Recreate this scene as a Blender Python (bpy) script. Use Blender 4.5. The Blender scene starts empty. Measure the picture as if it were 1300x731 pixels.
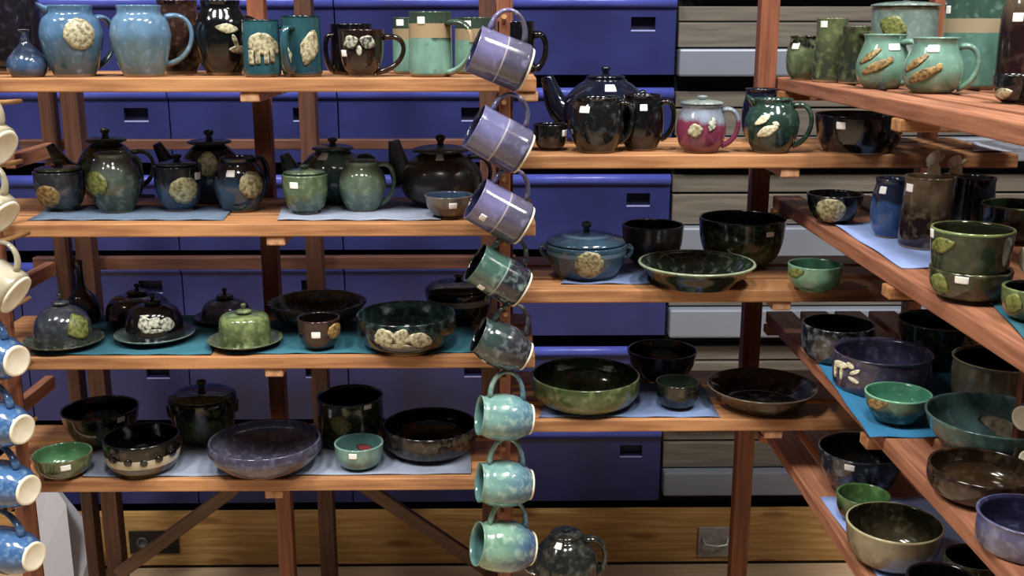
import bpy, bmesh, math, random
from mathutils import Vector, Matrix
random.seed(7)
C = bpy.context.scene.collection
PI = math.pi
# ---------------------------------------------------------------- camera
F = 1350.0
CAMZ = 1.6
PITCH = math.atan(335.5/F)
YAW = -math.atan(20.0/F)
cam_d = bpy.data.cameras.new('camera'); cam = bpy.data.objects.new('camera', cam_d); C.objects.link(cam)
cam_d.sensor_fit = 'HORIZONTAL'; cam_d.sensor_width = 36; cam_d.lens = 36*F/1300.0
cam.location = (0,0,CAMZ)
cam.rotation_mode = 'XYZ'
cam.rotation_euler = (PI/2-PITCH, 0, YAW)
cam_d.clip_start = .05
bpy.context.scene.camera = cam
RM = cam.rotation_euler.to_matrix()
FW = RM @ Vector((0,0,-1))
def ray(px,py): return RM @ Vector(((px-650)/F, -(py-365.5)/F, -1))
def atY(px,py,Y):
    r = ray(px,py); return Vector((0,0,CAMZ)) + r*(Y/r.y)
def atZ(px,py,z):
    r = ray(px,py); return Vector((0,0,CAMZ)) + r*((z-CAMZ)/r.z)
def mpp(p): return (Vector(p)-Vector((0,0,CAMZ))).dot(FW)/F

# ---------------------------------------------------------------- materials
def lin(c):
    if isinstance(c,str):
        c = c.lstrip('#'); c = [int(c[i:i+2],16)/255 for i in (0,2,4)]
    return tuple((x/12.92 if x<=.04045 else ((x+.055)/1.055)**2.4) for x in c)+(1,)
def newmat(name):
    m = bpy.data.materials.new(name); m.use_nodes = True
    nt = m.node_tree; b = nt.nodes['Principled BSDF']
    return m, nt, b
def N(nt,t,**k):
    n = nt.nodes.new(t)
    for a,v in k.items(): setattr(n,a,v)
    return n
def noise(nt, vec, scale, detail=3, sx=(1,1,1)):
    mp = N(nt,'ShaderNodeMapping'); mp.inputs['Scale'].default_value = sx
    nt.links.new(vec, mp.inputs['Vector'])
    n = N(nt,'ShaderNodeTexNoise'); n.inputs['Scale'].default_value = scale; n.inputs['Detail'].default_value = detail
    nt.links.new(mp.outputs[0], n.inputs['Vector']); return n.outputs['Fac']
def ramp(nt, fac, stops, interp='LINEAR'):
    r = N(nt,'ShaderNodeValToRGB'); r.color_ramp.interpolation = interp
    e = r.color_ramp.elements
    while len(e) < len(stops): e.new(.5)
    for el,(p,c) in zip(e, stops): el.position = p; el.color = c if len(c)==4 else (*c,1)
    nt.links.new(fac, r.inputs['Fac']); return r.outputs['Color']
def mix(nt, fac, a, b, mode='MIX'):
    m = N(nt,'ShaderNodeMix', data_type='RGBA', blend_type=mode)
    for s,v in ((m.inputs[0],fac),(m.inputs[6],a),(m.inputs[7],b)):
        if hasattr(v,'is_output'): nt.links.new(v,s)
        else: s.default_value = v
    return m.outputs[2]
def bump(nt, b, h, strength=.2, dist=.002):
    n = N(nt,'ShaderNodeBump'); n.inputs['Strength'].default_value = strength; n.inputs['Distance'].default_value = dist
    nt.links.new(h, n.inputs['Height']); nt.links.new(n.outputs[0], b.inputs['Normal'])
def plain(name, col, rough=.5, metal=0, var=.12, scale=30):
    m,nt,b = newmat(name); t = N(nt,'ShaderNodeTexCoord'); c = lin(col)
    n = noise(nt, t.outputs['Object'], scale)
    dk = tuple(x*(1-var*2) for x in c[:3])+(1,); lt = tuple(min(1,x*(1+var*2)) for x in c[:3])+(1,)
    nt.links.new(ramp(nt,n,[(.3,dk),(.7,lt)]), b.inputs['Base Color'])
    b.inputs['Roughness'].default_value = rough; b.inputs['Metallic'].default_value = metal
    return m
def wood(name, base, dark, axis, rough=.55, knots=False):
    m,nt,b = newmat(name); t = N(nt,'ShaderNodeTexCoord'); v = t.outputs['Object']
    s = [14,14,14]; s[axis] = .9
    g = noise(nt, v, 6, 5, s)
    f = [90,90,90]; f[axis] = 4
    fi = noise(nt, v, 3, 2, f)
    big = noise(nt, v, 3, 2)
    c = ramp(nt, g, [(.3,lin(dark)),(.62,lin(base))])
    c = mix(nt, ramp(nt,fi,[(.35,(.25,)*3+(1,)),(.6,(0,0,0,1))]), c, lin(dark))
    c = mix(nt, ramp(nt,big,[(.3,(.35,)*3+(1,)),(.6,(0,0,0,1))]), c, lin(dark))
    if knots:
        sp_ = N(nt,'ShaderNodeSeparateXYZ'); nt.links.new(v, sp_.inputs[0]); cb = N(nt,'ShaderNodeCombineXYZ')
        nt.links.new(sp_.outputs[0], cb.inputs[0]); nt.links.new(sp_.outputs[2], cb.inputs[1])
        mp = N(nt,'ShaderNodeMapping'); mp.inputs['Scale'].default_value = (1.5,5.5,1)
        nt.links.new(cb.outputs[0], mp.inputs['Vector'])
        vo = N(nt,'ShaderNodeTexVoronoi', voronoi_dimensions='2D'); vo.inputs['Scale'].default_value = 1.3; nt.links.new(mp.outputs[0], vo.inputs['Vector'])
        c = mix(nt, ramp(nt,vo.outputs['Distance'],[(.05,(.7,)*3+(1,)),(.11,(0,0,0,1))]), c, lin('#6a3c16'))
        w = N(nt,'ShaderNodeTexWave', wave_type='RINGS'); w.inputs['Scale'].default_value = 2.2; w.inputs['Distortion'].default_value = 6
        nt.links.new(mp.outputs[0], w.inputs['Vector'])
        c = mix(nt, ramp(nt,w.outputs['Fac'],[(.5,(0,0,0,1)),(.9,(.6,)*3+(1,))]), c, lin(dark))
    nt.links.new(c, b.inputs['Base Color']); b.inputs['Roughness'].default_value = rough
    bump(nt, b, fi, .25, .001)
    return m
_gm = {}
def gl(c, k=.78, s=.72):
    l = lin(c); m = .3*l[0]+.59*l[1]+.11*l[2]
    return tuple((m+(x-m)*s)*k for x in l[:3])+(1,)
def glaze(top, bot=None, split=.5, soft=.12, speck=None, sp=.6, foot='#8a7258', rim=None, rough=.13, streak=.35, band=None, mscale=40):
    """ceramic glaze: colours run by height on the pot, with runs and mottling; foot bare clay"""
    key = (top,bot,split,soft,speck,sp,foot,rim,rough,streak,band,mscale)
    if key in _gm: return _gm[key]
    m,nt,b = newmat('glaze'); t = N(nt,'ShaderNodeTexCoord')
    sep = N(nt,'ShaderNodeSeparateXYZ'); nt.links.new(t.outputs['Generated'], sep.inputs[0])
    v = t.outputs['Object']
    wob = noise(nt, v, 22, 3, (1.6,1.6,.25))
    md = N(nt,'ShaderNodeMath', operation='MULTIPLY_ADD'); nt.links.new(wob, md.inputs[0]); md.inputs[1].default_value = streak; md.inputs[2].default_value = -streak/2
    ad = N(nt,'ShaderNodeMath', operation='ADD'); nt.links.new(sep.outputs[2], ad.inputs[0]); nt.links.new(md.outputs[0], ad.inputs[1])
    bot = bot or top
    c = ramp(nt, ad.outputs[0], [(max(.01,split-soft),gl(bot)),(min(.97,split+soft),gl(top))])
    n1 = noise(nt, v, mscale, 4, (1,1,.5))
    dk = mix(nt, 1, c, (.4,.4,.4,1), 'MULTIPLY')
    c = mix(nt, ramp(nt,n1,[(.25,(.6,)*3+(1,)),(.65,(0,0,0,1))]), c, dk)
    if speck:
        n2 = noise(nt, v, mscale*1.7, 5)
        c = mix(nt, ramp(nt,n2,[(sp-.1,(0,0,0,1)),(sp+.14,(.7,)*3+(1,))]), c, gl(speck))
    if band:
        z0,z1,bc = band
        r = ramp(nt, sep.outputs[2], [(0,(0,0,0,1)),(z0,(1,1,1,1)),(z1,(0,0,0,1))], 'CONSTANT')
        c = mix(nt, r, c, gl(bc))
    if rim:
        c = mix(nt, ramp(nt,sep.outputs[2],[(.95,(0,0,0,1)),(.985,(1,1,1,1))]), c, lin(rim))
    if foot:
        c = mix(nt, ramp(nt,sep.outputs[2],[(.03,(1,1,1,1)),(.045,(0,0,0,1))]), c, lin(foot))
    nt.links.new(c, b.inputs['Base Color']); b.inputs['Roughness'].default_value = rough
    b.inputs['Coat Weight'].default_value = .3; b.inputs['Coat Roughness'].default_value = .07
    bump(nt, b, n1, .25, .0012)
    _gm[key] = m; return m

# ---------------------------------------------------------------- object helpers
def tag(o, label, cat, group=None):
    o['label'] = label; o['category'] = cat
    if group: o['group'] = group
    return o
def thing(name, label, cat, loc=(0,0,0), rz=0, group=None):
    o = bpy.data.objects.new(name, None); C.objects.link(o); o.empty_display_size = .05
    o.location = loc; o.rotation_euler = (0,0,rz); return tag(o,label,cat,group)
def obj(name, bm, mats, parent=None, smooth=False, bevel=0):
    bmesh.ops.recalc_face_normals(bm, faces=bm.faces)
    me = bpy.data.meshes.new(name); bm.to_mesh(me); bm.free()
    for m in (mats if isinstance(mats,(list,tuple)) else [mats]): me.materials.append(m)
    if smooth:
        for p in me.polygons: p.use_smooth = True
    o = bpy.data.objects.new(name, me); C.objects.link(o)
    if parent: o.parent = parent
    if bevel:
        mo = o.modifiers.new('b','BEVEL'); mo.width = bevel; mo.segments = 2; mo.limit_method = 'ANGLE'
    return o
def struct(o): o['kind'] = 'structure'; return o
def box(bm, a, b):
    x0,y0,z0 = a; x1,y1,z1 = b
    v = [bm.verts.new(p) for p in ((x0,y0,z0),(x1,y0,z0),(x1,y1,z0),(x0,y1,z0),(x0,y0,z1),(x1,y0,z1),(x1,y1,z1),(x0,y1,z1))]
    for f in ((3,2,1,0),(4,5,6,7),(0,1,5,4),(1,2,6,5),(2,3,7,6),(3,0,4,7)): bm.faces.new([v[i] for i in f])
def board(name, a, b, mat, parent=None, bevel=.0025):
    bm = bmesh.new(); box(bm,a,b); return obj(name,bm,mat,parent,bevel=bevel)
def beam(name, p, q, w, d, mat, parent=None, up=Vector((0,1,0))):
    """a straight timber from p to q, w across, d along up"""
    p,q = Vector(p),Vector(q); z = (q-p).normalized(); x = up.cross(z).normalized(); y = z.cross(x)
    L = (q-p).length; bm = bmesh.new(); box(bm,(-w/2,-d/2,0),(w/2,d/2,L))
    M = Matrix((x,y,z)).transposed().to_4x4(); M.translation = p
    o = obj(name,bm,mat,parent,bevel=.002); o.matrix_basis = M; return o
def crom(pts, n=6):
    out = []
    P = [pts[0]]+list(pts)+[pts[-1]]
    for i in range(1,len(P)-2):
        a,b,c,d = P[i-1],P[i],P[i+1],P[i+2]
        for k in range(n):
            t = k/n
            out.append(tuple(.5*((2*b[j])+(-a[j]+c[j])*t+(2*a[j]-5*b[j]+4*c[j]-d[j])*t*t+(-a[j]+3*b[j]-3*c[j]+d[j])*t**3) for j in range(len(b))))
    out.append(tuple(pts[-1])); return out
def lathe(bm, prof, seg=48, mat_split=None, flute=0, nfl=0, wob=None):
    rings = []
    for (r,z) in prof:
        if r < 1e-5: rings.append([bm.verts.new((0,0,z))]); continue
        ring = []
        for i in range(seg):
            a = 2*PI*i/seg
            rr = r*(1+(flute*math.cos(nfl*a) if flute else 0)*(wob(z) if wob else 1))
            ring.append(bm.verts.new((rr*math.sin(a),-rr*math.cos(a),z)))
        rings.append(ring)
    for k in range(len(rings)-1):
        A,B = rings[k],rings[k+1]; mi = 1 if (mat_split is not None and k>=mat_split) else 0
        if len(A)==1 and len(B)==1: continue
        for i in range(seg):
            j = (i+1)%seg
            if len(A)==1: f = bm.faces.new((A[0],B[i],B[j]))
            elif len(B)==1: f = bm.faces.new((A[i],B[0],A[j]))
            else: f = bm.faces.new((A[i],B[i],B[j],A[j]))
            f.material_index = mi; f.smooth = True
def sweep(bm, pts, rad, seg=12, ratio=1.0, side=Vector((0,1,0)), caps=True):
    """tube along pts; rad per point; ratio widens it along side"""
    pts = [Vector(p) for p in pts]; rings = []
    for i,p in enumerate(pts):
        t = (pts[min(i+1,len(pts)-1)]-pts[max(i-1,0)]).normalized()
        s = (side - t*side.dot(t)).normalized(); n = t.cross(s)
        r = rad[i] if isinstance(rad,(list,tuple)) else rad
        rings.append([bm.verts.new(p + s*(r*ratio*math.cos(2*PI*k/seg)) + n*(r*math.sin(2*PI*k/seg))) for k in range(seg)])
    for A,B in zip(rings,rings[1:]):
        for k in range(seg): bm.faces.new((A[k],A[(k+1)%seg],B[(k+1)%seg],B[k])).smooth = True
    if caps: bm.faces.new(rings[0][::-1]); bm.faces.new(rings[-1])

# ---------------------------------------------------------------- pot profiles (radius, height), outside only
PR = {
 'bowl':   [(.48,0),(.5,.06),(.72,.22),(.9,.55),(.97,.85),(1,1)],
 'cup':    [(.55,0),(.57,.07),(.8,.2),(.95,.5),(.98,.8),(1,1)],
 'deep':   [(.55,0),(.6,.05),(.82,.22),(.95,.55),(.985,.85),(1,1)],
 'dish':   [(.66,0),(.7,.05),(.88,.22),(.98,.5),(1,.8),(.99,1)],
 'wide':   [(.5,0),(.53,.06),(.78,.25),(.97,.62),(1,.78),(.98,1)],
 'plate':  [(.62,0),(.64,.1),(.8,.4),(.93,.8),(1,1)],
 'pie':    [(.62,0),(.65,.08),(.78,.4),(.9,.78),(1,1)],
 'cyl':    [(.88,0),(.95,.03),(.97,.1),(.96,.5),(.97,.9),(1,1)],
 'mug':    [(.86,0),(.96,.04),(1,.12),(.985,.5),(.97,.9),(.98,1)],
 'rmug':   [(.62,0),(.7,.05),(.92,.25),(1,.5),(.93,.78),(.82,.93),(.84,1)],
 'pot':    [(.82,0),(.9,.04),(.96,.2),(.98,.6),(.97,.93),(1,1)],
 'jug':    [(.58,0),(.64,.03),(.85,.2),(1,.5),(.93,.72),(.72,.88),(.68,.94),(.72,1)],
 'bjug':   [(.62,0),(.66,.03),(.82,.2),(.97,.48),(1,.62),(.9,.8),(.72,.9),(.74,1)],
 'fish':   [(.6,0),(.66,.03),(.88,.14),(1,.36),(.96,.55),(.82,.75),(.74,.88),(.76,.96),(.8,1)],
 'jar':    [(.62,0),(.68,.04),(.9,.2),(1,.45),(.95,.7),(.82,.88),(.8,.95),(.86,1)],
 'round':  [(.5,0),(.56,.03),(.86,.2),(1,.46),(.9,.76),(.62,.93),(.56,1)],
 'tea':    [(.52,0),(.56,.04),(.86,.2),(1,.45),(.92,.7),(.66,.9),(.5,.97),(.48,1)],
 'bottle': [(.7,0),(.8,.03),(1,.18),(.93,.38),(.6,.56),(.28,.72),(.2,.85),(.22,.95),(.3,1)],
 'tall':   [(.9,0),(.96,.03),(1,.15),(.96,.5),(.9,.85),(.93,1)],
 'vase':   [(.75,0),(.82,.04),(1,.25),(1,.5),(.85,.75),(.62,.88),(.7,1)],
 'cass':   [(.66,0),(.7,.05),(.84,.25),(.94,.6),(1,.9),(1,1)],
}
def rad_at(pts, z):
    for (r0,z0),(r1,z1) in zip(pts,pts[1:]):
        if z0 <= z <= z1: return r0+(r1-r0)*((z-z0)/(z1-z0) if z1>z0 else 0)
    return pts[-1][0] if z > pts[-1][1] else pts[0][0]
CREAM = None
def patch(bm, outline, R, a0, zc, t=.0012, n=36, rings=4, du=0, dv=0):
    def pt(u,v,h):
        z = zc+v+dv; r = R(z)+h
        a = a0+(u+du)/max(.005,R(zc)); return (r*math.sin(a),-r*math.cos(a),z)
    c = bm.verts.new(pt(0,0,t*1.3)); prev = None
    for k in range(1,rings+2):
        row = []
        for i in range(n):
            th = 2*PI*i/n; o = outline(th); s = min(1,k/rings); h = t*(1.3-.3*s) if k<=rings else -.0008
            row.append(bm.verts.new(pt(o*s*math.cos(th),o*s*math.sin(th),h)))
        for i in range(n):
            j = (i+1)%n
            if prev is None: bm.faces.new((c,row[i],row[j])).smooth = True
            else: bm.faces.new((prev[i],row[i],row[j],prev[j])).smooth = k<=rings
        prev = row
def o_ell(w,h,rot=0,wav=0,nw=8):
    def f(th):
        a = th-rot; return (w*h)/math.sqrt((h*math.cos(a))**2+(w*math.sin(a))**2)*(1+wav*math.sin(nw*th))
    return f
def o_rect(w,h,rot=0):
    def f(th):
        a = th-rot; return min(w/max(1e-6,abs(math.cos(a))), h/max(1e-6,abs(math.sin(a))))
    return f
def o_leaf(w,h,rot=0):
    def f(th):
        a = th-rot; p = 1.35
        return ((abs(math.cos(a))/w)**p+(abs(math.sin(a))/h)**p)**(-1/p)*(1+.03*math.sin(9*th))
    return f
# decoration shapes: list of (dx,dy,outline) in fractions of w,h
def deco(kind,w,h):
    if kind=='disc': return [(0,0,o_ell(w/2,h/2,wav=.02))]
    if kind=='tag': return [(0,0,o_rect(w/2,h/2))]
    if kind=='leaf': return [(0,0,o_leaf(w/2,h/2,.3))]
    if kind=='leafup': return [(0,0,o_leaf(h/2,w/2,1.25))]
    if kind=='fish': return [(.06*w,-.12*h,o_leaf(w*.5,h*.17,.45)),(-.16*w,.24*h,o_leaf(w*.4,h*.13,.6)),(.38*w,.12*h,o_leaf(w*.1,h*.12,1.2))]
    if kind=='bear': return [(-.05*w,.1*h,o_ell(w*.4,h*.3,0,.02)),(.33*w,.02*h,o_ell(w*.16,h*.17)),(.43*w,-.1*h,o_ell(w*.09,h*.07)),
                             (-.36*w,-.28*h,o_rect(w*.08,h*.2)),(-.16*w,-.26*h,o_rect(w*.07,h*.2)),(.08*w,-.26*h,o_rect(w*.07,h*.2)),(.26*w,-.22*h,o_rect(w*.07,h*.2)),(.3*w,.2*h,o_ell(w*.05,h*.05))]
    if kind=='bird': return [(-.25*w,.1*h,o_leaf(w*.25,h*.25,.4)),(.25*w,.1*h,o_leaf(w*.25,h*.25,2.7)),(0,-.2*h,o_ell(w*.08,h*.18))]
    if kind=='geese': return [(-.1*w,.3*h,o_leaf(w*.4,h*.14,-.1)),(.15*w,-.05*h,o_ell(w*.08,h*.2,.4)),(.25*w,-.28*h,o_leaf(w*.32,h*.12,0))]
    if kind=='scene': return [(-.3*w,0,o_leaf(w*.2,h*.45,.4)),(0,.05*h,o_leaf(w*.16,h*.4,1.2)),(.3*w,-.1*h,o_leaf(w*.24,h*.35,-.3)),(-.1*w,-.35*h,o_ell(w*.3,h*.1))]
    if kind=='animal': return [(-.2*w,.15*h,o_ell(w*.3,h*.13,.1)),(-.4*w,-.15*h,o_ell(w*.06,h*.33)),(-.12*w,-.15*h,o_ell(w*.05,h*.3)),(.15*w,.25*h,o_ell(w*.12,h*.09,-.4)),
                               (.3*w,.05*h,o_ell(w*.15,h*.08,.5)),(.28*w,-.28*h,o_ell(w*.16,h*.08,-.3))]

# ---------------------------------------------------------------- pots
STICKER = plain('sticker_paper','#f2f2ee',.5,var=.01)
def medal_mat(a='#a9a27e', b='#5a5a3a'):
    m,nt,bs = newmat('medallion_clay'); t = N(nt,'ShaderNodeTexCoord')
    n = noise(nt,t.outputs['Object'],150,5)
    nt.links.new(ramp(nt,n,[(.36,lin(b)),(.58,lin(a))]), bs.inputs['Base Color']); bs.inputs['Roughness'].default_value=.4
    bump(nt,bs,n,.8,.002); return m
MED = medal_mat(); MEDG = medal_mat('#787c42','#465024'); MEDC = medal_mat('#bab394','#6f674c'); MEDT = medal_mat('#9c7f4c','#54442a'); MEDW = medal_mat('#b9b9a8','#2e332e'); MEDP=medal_mat('#e6dfc6','#b9a77c')
def R_of(body): return lambda z: rad_at(body, z)
def make_body(bm, prof, r, h, open_=True, wall=.0045, flute=0, nfl=0, seg=48, floor=.008):
    pts = crom(PR[prof] if isinstance(prof,str) else prof, 5)
    out = [(p[0]*r, p[1]*h) for p in pts]
    out = [(max(.002,a),min(h,max(0,b))) for a,b in out]
    for i in range(1,len(out)):
        if out[i][1] < out[i-1][1]: out[i] = (out[i][0], out[i-1][1])
    L = [(0,.0015),(out[0][0]*.8,.0015),(out[0][0]*.86,0)]+out
    split = None
    if open_:
        inn = []
        for (a,b) in reversed(out[1:]):
            b2 = b if b > h*.96 else b
            if b2 < floor: break
            inn.append((max(.003,a-wall), b2))
        top = out[-1]
        L.append((top[0]-wall*.15, top[1]+wall*.35)); L.append((top[0]-wall*.75, top[1]+wall*.35)); split = len(L)-1
        inn[0] = (top[0]-wall, top[1]-.0005)
        L += inn; L.append((inn[-1][0]*.9, floor)); L.append((0,floor))
    else: L += [(out[-1][0]*.9, h+.0005),(0,h+.0005)]
    lathe(bm, L, seg, split, flute, nfl, (lambda z: max(0,(z/h))**2) if flute else None)
    return out
def handle_pts(p0, p3, out, n=18, lift=.25):
    """bezier in the x-z plane; out = farthest x"""
    avg = (p0[0]+p3[0])/2; cx = (out-.25*avg)/.75; dz = p0[1]-p3[1]
    P = [Vector((p0[0],0,p0[1])),Vector((cx,0,p0[1]+dz*lift)),Vector((cx,0,p3[1]+dz*.12)),Vector((p3[0],0,p3[1]))]
    res=[]
    for i in range(n+1):
        t=i/n; res.append(P[0]*(1-t)**3+P[1]*3*t*(1-t)**2+P[2]*3*t*t*(1-t)+P[3]*t**3)
    return res
SH = {'L1':1.503,'L2':1.231,'L3':.966,'L4':.706,'M1':1.36,'M2':1.098,'M3':.83,'M4':.39,'R1':1.487,'R2':1.231,'R3':.966,'R4':.706}
POTS = {}; ALLP = []
def pot(name, label, cat, shelf, cx, w, yt, yb=None, Y=None, prof='bowl', g=None, inner=None, handle=None, spout=None, lid=None,
        dec=(), lift=0, flute=0, nfl=0, group=None, wall=.0045, rot=0, key=None, lidg=None, plate=None, hthick=.0048, spot=None):
    z0 = (SH[shelf] if isinstance(shelf,str) else shelf)+lift
    if Y is None:
        Pf = atZ(cx, yb, z0); k = mpp(Pf); pr = (PR[prof] if isinstance(prof,str) else prof)
        Y = Pf.y + pr[0][0]*(w/2)*k*.9
        if plate: Y = Pf.y + plate[0]/2*k*.62
    base = atY(cx, (yt+(yb or yt))/2 if yb else yt+w*.4, Y); base.z = z0
    k = mpp(base); r = w/2*k
    rt = (PR[prof] if isinstance(prof,str) else prof)[-1][0]*r
    ztop = atY(cx, yt, Y + (rt if not lid else rt*.2)).z
    h = max(.012, ztop - z0)
    rz = -math.atan2(base.x, base.y)+rot
    bm = bmesh.new(); zb = 0
    root_needed = bool(spot) or bool(handle or spout or lid or dec or plate)
    if plate: zb = plate[1]*k
    out = make_body(bm, prof, r, h-zb, open_=not lid, flute=flute, nfl=nfl, wall=wall)
    mats = [g, inner or g]; ALLP.append((label,base.copy(),[(x_,y_+zb) for x_,y_ in out],(plate[0]/2*k if plate else 0)))
    if not root_needed:
        o = obj(name, bm, mats); o.location = base; o.rotation_euler=(0,0,rz); tag(o,label,cat,group)
        if key: POTS[key]=(base,r,h,out)
        return o
    root = thing(name, label, cat, base, rz, group)
    bo = obj('body' if not plate else 'dome', bm, mats, root); bo.location.z = zb
    R = lambda z: rad_at(out, z-zb)
    if plate:
        b2 = bmesh.new(); pr_ = plate[0]/2*k; ph = max(.012,plate[1]*k*1.9)
        lathe(b2, [(0,.001),(pr_*.6,0),(pr_*.66,ph*.25),(pr_*.9,ph*.75),(pr_,ph),(pr_*.985,ph+.002),(pr_*.88,ph*.82),(pr_*.72,min(zb,ph)*.7),(0,min(zb,ph)*.7)], 56)
        bo.location.z = min(zb,ph)*.7+.0005; zb = bo.location.z
        R = lambda z: rad_at(out, z-zb)
        obj('plate', b2, plate[2], root)
    zz = lambda py: atY(cx,py,Y-r).z - z0
    def xo(px): return (px-cx)*k
    if handle:
        for hd in (handle if isinstance(handle,list) else [handle]):
            hx, y1, y2 = hd[:3]; ang = hd[3] if len(hd)>3 else 0; th = hd[4] if len(hd)>4 else hthick
            z1 = min(h-.006, max(.01,atY(cx,y1,Y).z - z0)); z2 = max(.008, atY(cx,y2,Y).z - z0)
            s = 1 if hx > cx else -1
            pts = handle_pts((R(z1)-.0015,z1),(R(z2)-.0015,z2),abs(xo(hx)) / max(.3,math.cos(ang)) - th)
            b3 = bmesh.new(); M = Matrix.Rotation((0 if s>0 else PI)+ang,3,'Z')
            n = len(pts); rr = [th*(1.25-.35*math.sin(PI*i/(n-1))) for i in range(n)]
            sweep(b3, [M@p for p in pts], rr, 12, 1.7, M@Vector((0,1,0)))
            obj('handle', b3, g, root)
    if spout:
        sx, sy, y1, kind = (list(spout)+['tube'])[:4]
        zt = atY(cx,sy,Y).z - z0; zs = atY(cx,y1,Y).z - z0; x = xo(sx); s = 1 if x>0 else -1
        b3 = bmesh.new()
        if kind=='tube':
            x0 = s*(R(zs)*.86); P=[(x0,0,zs-.012),(x0+(x-x0)*.5,0,zs+(zt-zs)*.15),(x0+(x-x0)*.78,0,zs+(zt-zs)*.6),(x,0,zt)]
            P = crom(P,5); n=len(P); r0=max(.014,r*.4); rad=[r0*(1-.66*(i/(n-1))**.7) for i in range(n)]
            sweep(b3,P,rad,14,1,Vector((0,1,0)),caps=False)
            b3.faces.new([v for v in list(b3.verts)[-14:]])
        else:   # pouring lip of a jug: a pulled fold of the rim
            zl = h-.002; rr = R(h)*.9
            rows=[]
            for j,(d,ww) in enumerate(((0,1),(.35,.8),(.7,.5),(1,.16))):
                px_ = s*(rr+(abs(x)-rr)*d); row=[]
                for q in range(9):
                    a=(q/8-.5)*PI
                    row.append(b3.verts.new((px_, math.sin(a)*rr*.55*ww, zl+ (zt-zl)*d - math.cos(a)*r*.34*ww)))
                rows.append(row)
            for A,B in zip(rows,rows[1:]):
                for q in range(8): b3.faces.new((A[q],A[q+1],B[q+1],B[q])).smooth=True
            b3.normal_update()
        so = obj('spout', b3, g, root)
        if kind!='tube':
            mo = so.modifiers.new('s','SOLIDIFY'); mo.thickness=.003
    if lid:
        lw, dome, kn = lid[:3]; lr = lw/2*k; dh = dome*k; kh = kn*k; lm = lidg or g
        b3 = bmesh.new(); kr = max(.006, min(lr*.3,.011))
        lathe(b3, [(0,0),(lr*.9,0),(lr,.0015),(lr,.0045),(lr*.86,.005+dh*.35),(lr*.6,.005+dh*.75),(lr*.3,.005+dh*.96),(0,.005+dh)], 44)
        lo = obj('lid', b3, lm, root); lo.location.z = h+.001
        if kh>0:
            b4 = bmesh.new(); z=.003+dh
            lathe(b4, [(0,z),(kr*.75,z),(kr*.5,z+kh*.3),(kr*.95,z+kh*.6),(kr*.9,z+kh*.85),(0,z+kh)], 20)
            obj('knob', b4, lm, lo)
    for d in dec:
        kind, px, py, pw, ph, mat = d[:6]
        nm = {'tag':'price_sticker','disc':'medallion'}.get(kind,'relief_decoration')
        zc = zz(py); zc = min(max(zc,.004+ph*k*.5),h-ph*k*.5-.001) if ph*k<h-.006 else h/2
        rr = R(zc); a = math.asin(max(-.94,min(.94,(px-cx)*k/max(rr,.004))))
        b3 = bmesh.new(); fw = 1/max(.55,math.cos(a))
        for (dx,dy,ol) in deco(kind, pw*k*fw, ph*k): patch(b3, ol, R, a, zc, .0009 if kind=='tag' else .0022, du=dx, dv=dy)
        po = obj(nm, b3, mat, root, smooth=False)
        if kind=='tag': po['label']='white price sticker'
    if spot:
        a0,zf,sw,shh,sm,sl = spot; b3 = bmesh.new()
        patch(b3, o_ell(sw*k/2,shh*k/2,.2,.06,5), lambda z: rad_at(out,z)-wall-.0004, a0, h*zf, -.0008)
        so = obj('glaze_spot', b3, sm, root); so['label'] = sl
    if key: POTS[key]=(base,r,h,out)
    return root

# hanging mug: from rim centre to foot centre
def hung_mug(label, rim, foot, Y, wpx, prof, g, inner, hpx, group, dy=0, footmat=None, twist=0, dec=()):
    a = atY(rim[0],rim[1],Y+dy); b = atY(foot[0],foot[1],Y)
    zax = (a-b).normalized(); L = (a-b).length; k = mpp(b); r = wpx/2*k
    up = Vector((0,0,1)); xax = (up - zax*up.dot(zax)).normalized()
    if twist: xax = Matrix.Rotation(twist,3,zax)@xax
    yax = zax.cross(xax)
    M = Matrix((xax,yax,zax)).transposed().to_4x4(); M.translation = b
    root = thing('hanging_mug', label, 'mug', (0,0,0), 0, group); root.matrix_basis = M
    bm = bmesh.new(); out = make_body(bm, prof, r, L, True, .0035)
    obj('body', bm, [g, inner], root)
    R = lambda z: rad_at(out,z)
    b3 = bmesh.new(); z1=L*.86; z2=L*.2
    pts = handle_pts((R(z1)-.001,z1),(R(z2)-.001,z2), r+hpx*k, lift=.1)
    sweep(b3, pts, [.0042*(1.3-.4*math.sin(PI*i/18)) for i in range(19)], 12, 1.6)
    obj('handle', b3, g, root)
    b4 = bmesh.new(); f = out[0][0]
    lathe(b4, [(0,-.0022),(f*.8,-.0022),(f*.84,-.003),(f*1.02,-.003),(f*1.05,.0005),(f*.9,.002)], 44)
    fo = obj('foot_ring', b4, footmat or FOOT, root); fo['label']='bare unglazed cream foot'
    for (kind,az,zf,pw,ph,mat) in dec:
        b5 = bmesh.new()
        for (dx,dy_,ol) in deco(kind, pw*k, ph*k): patch(b5, ol, R, az, L*zf, .002 if kind!='tag' else .0008, du=dx, dv=dy_)
        obj('price_sticker' if kind=='tag' else 'medallion', b5, mat, root)
    return root
FOOT = plain('bare_clay','#e4dcc4',.75,var=.05)

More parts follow.
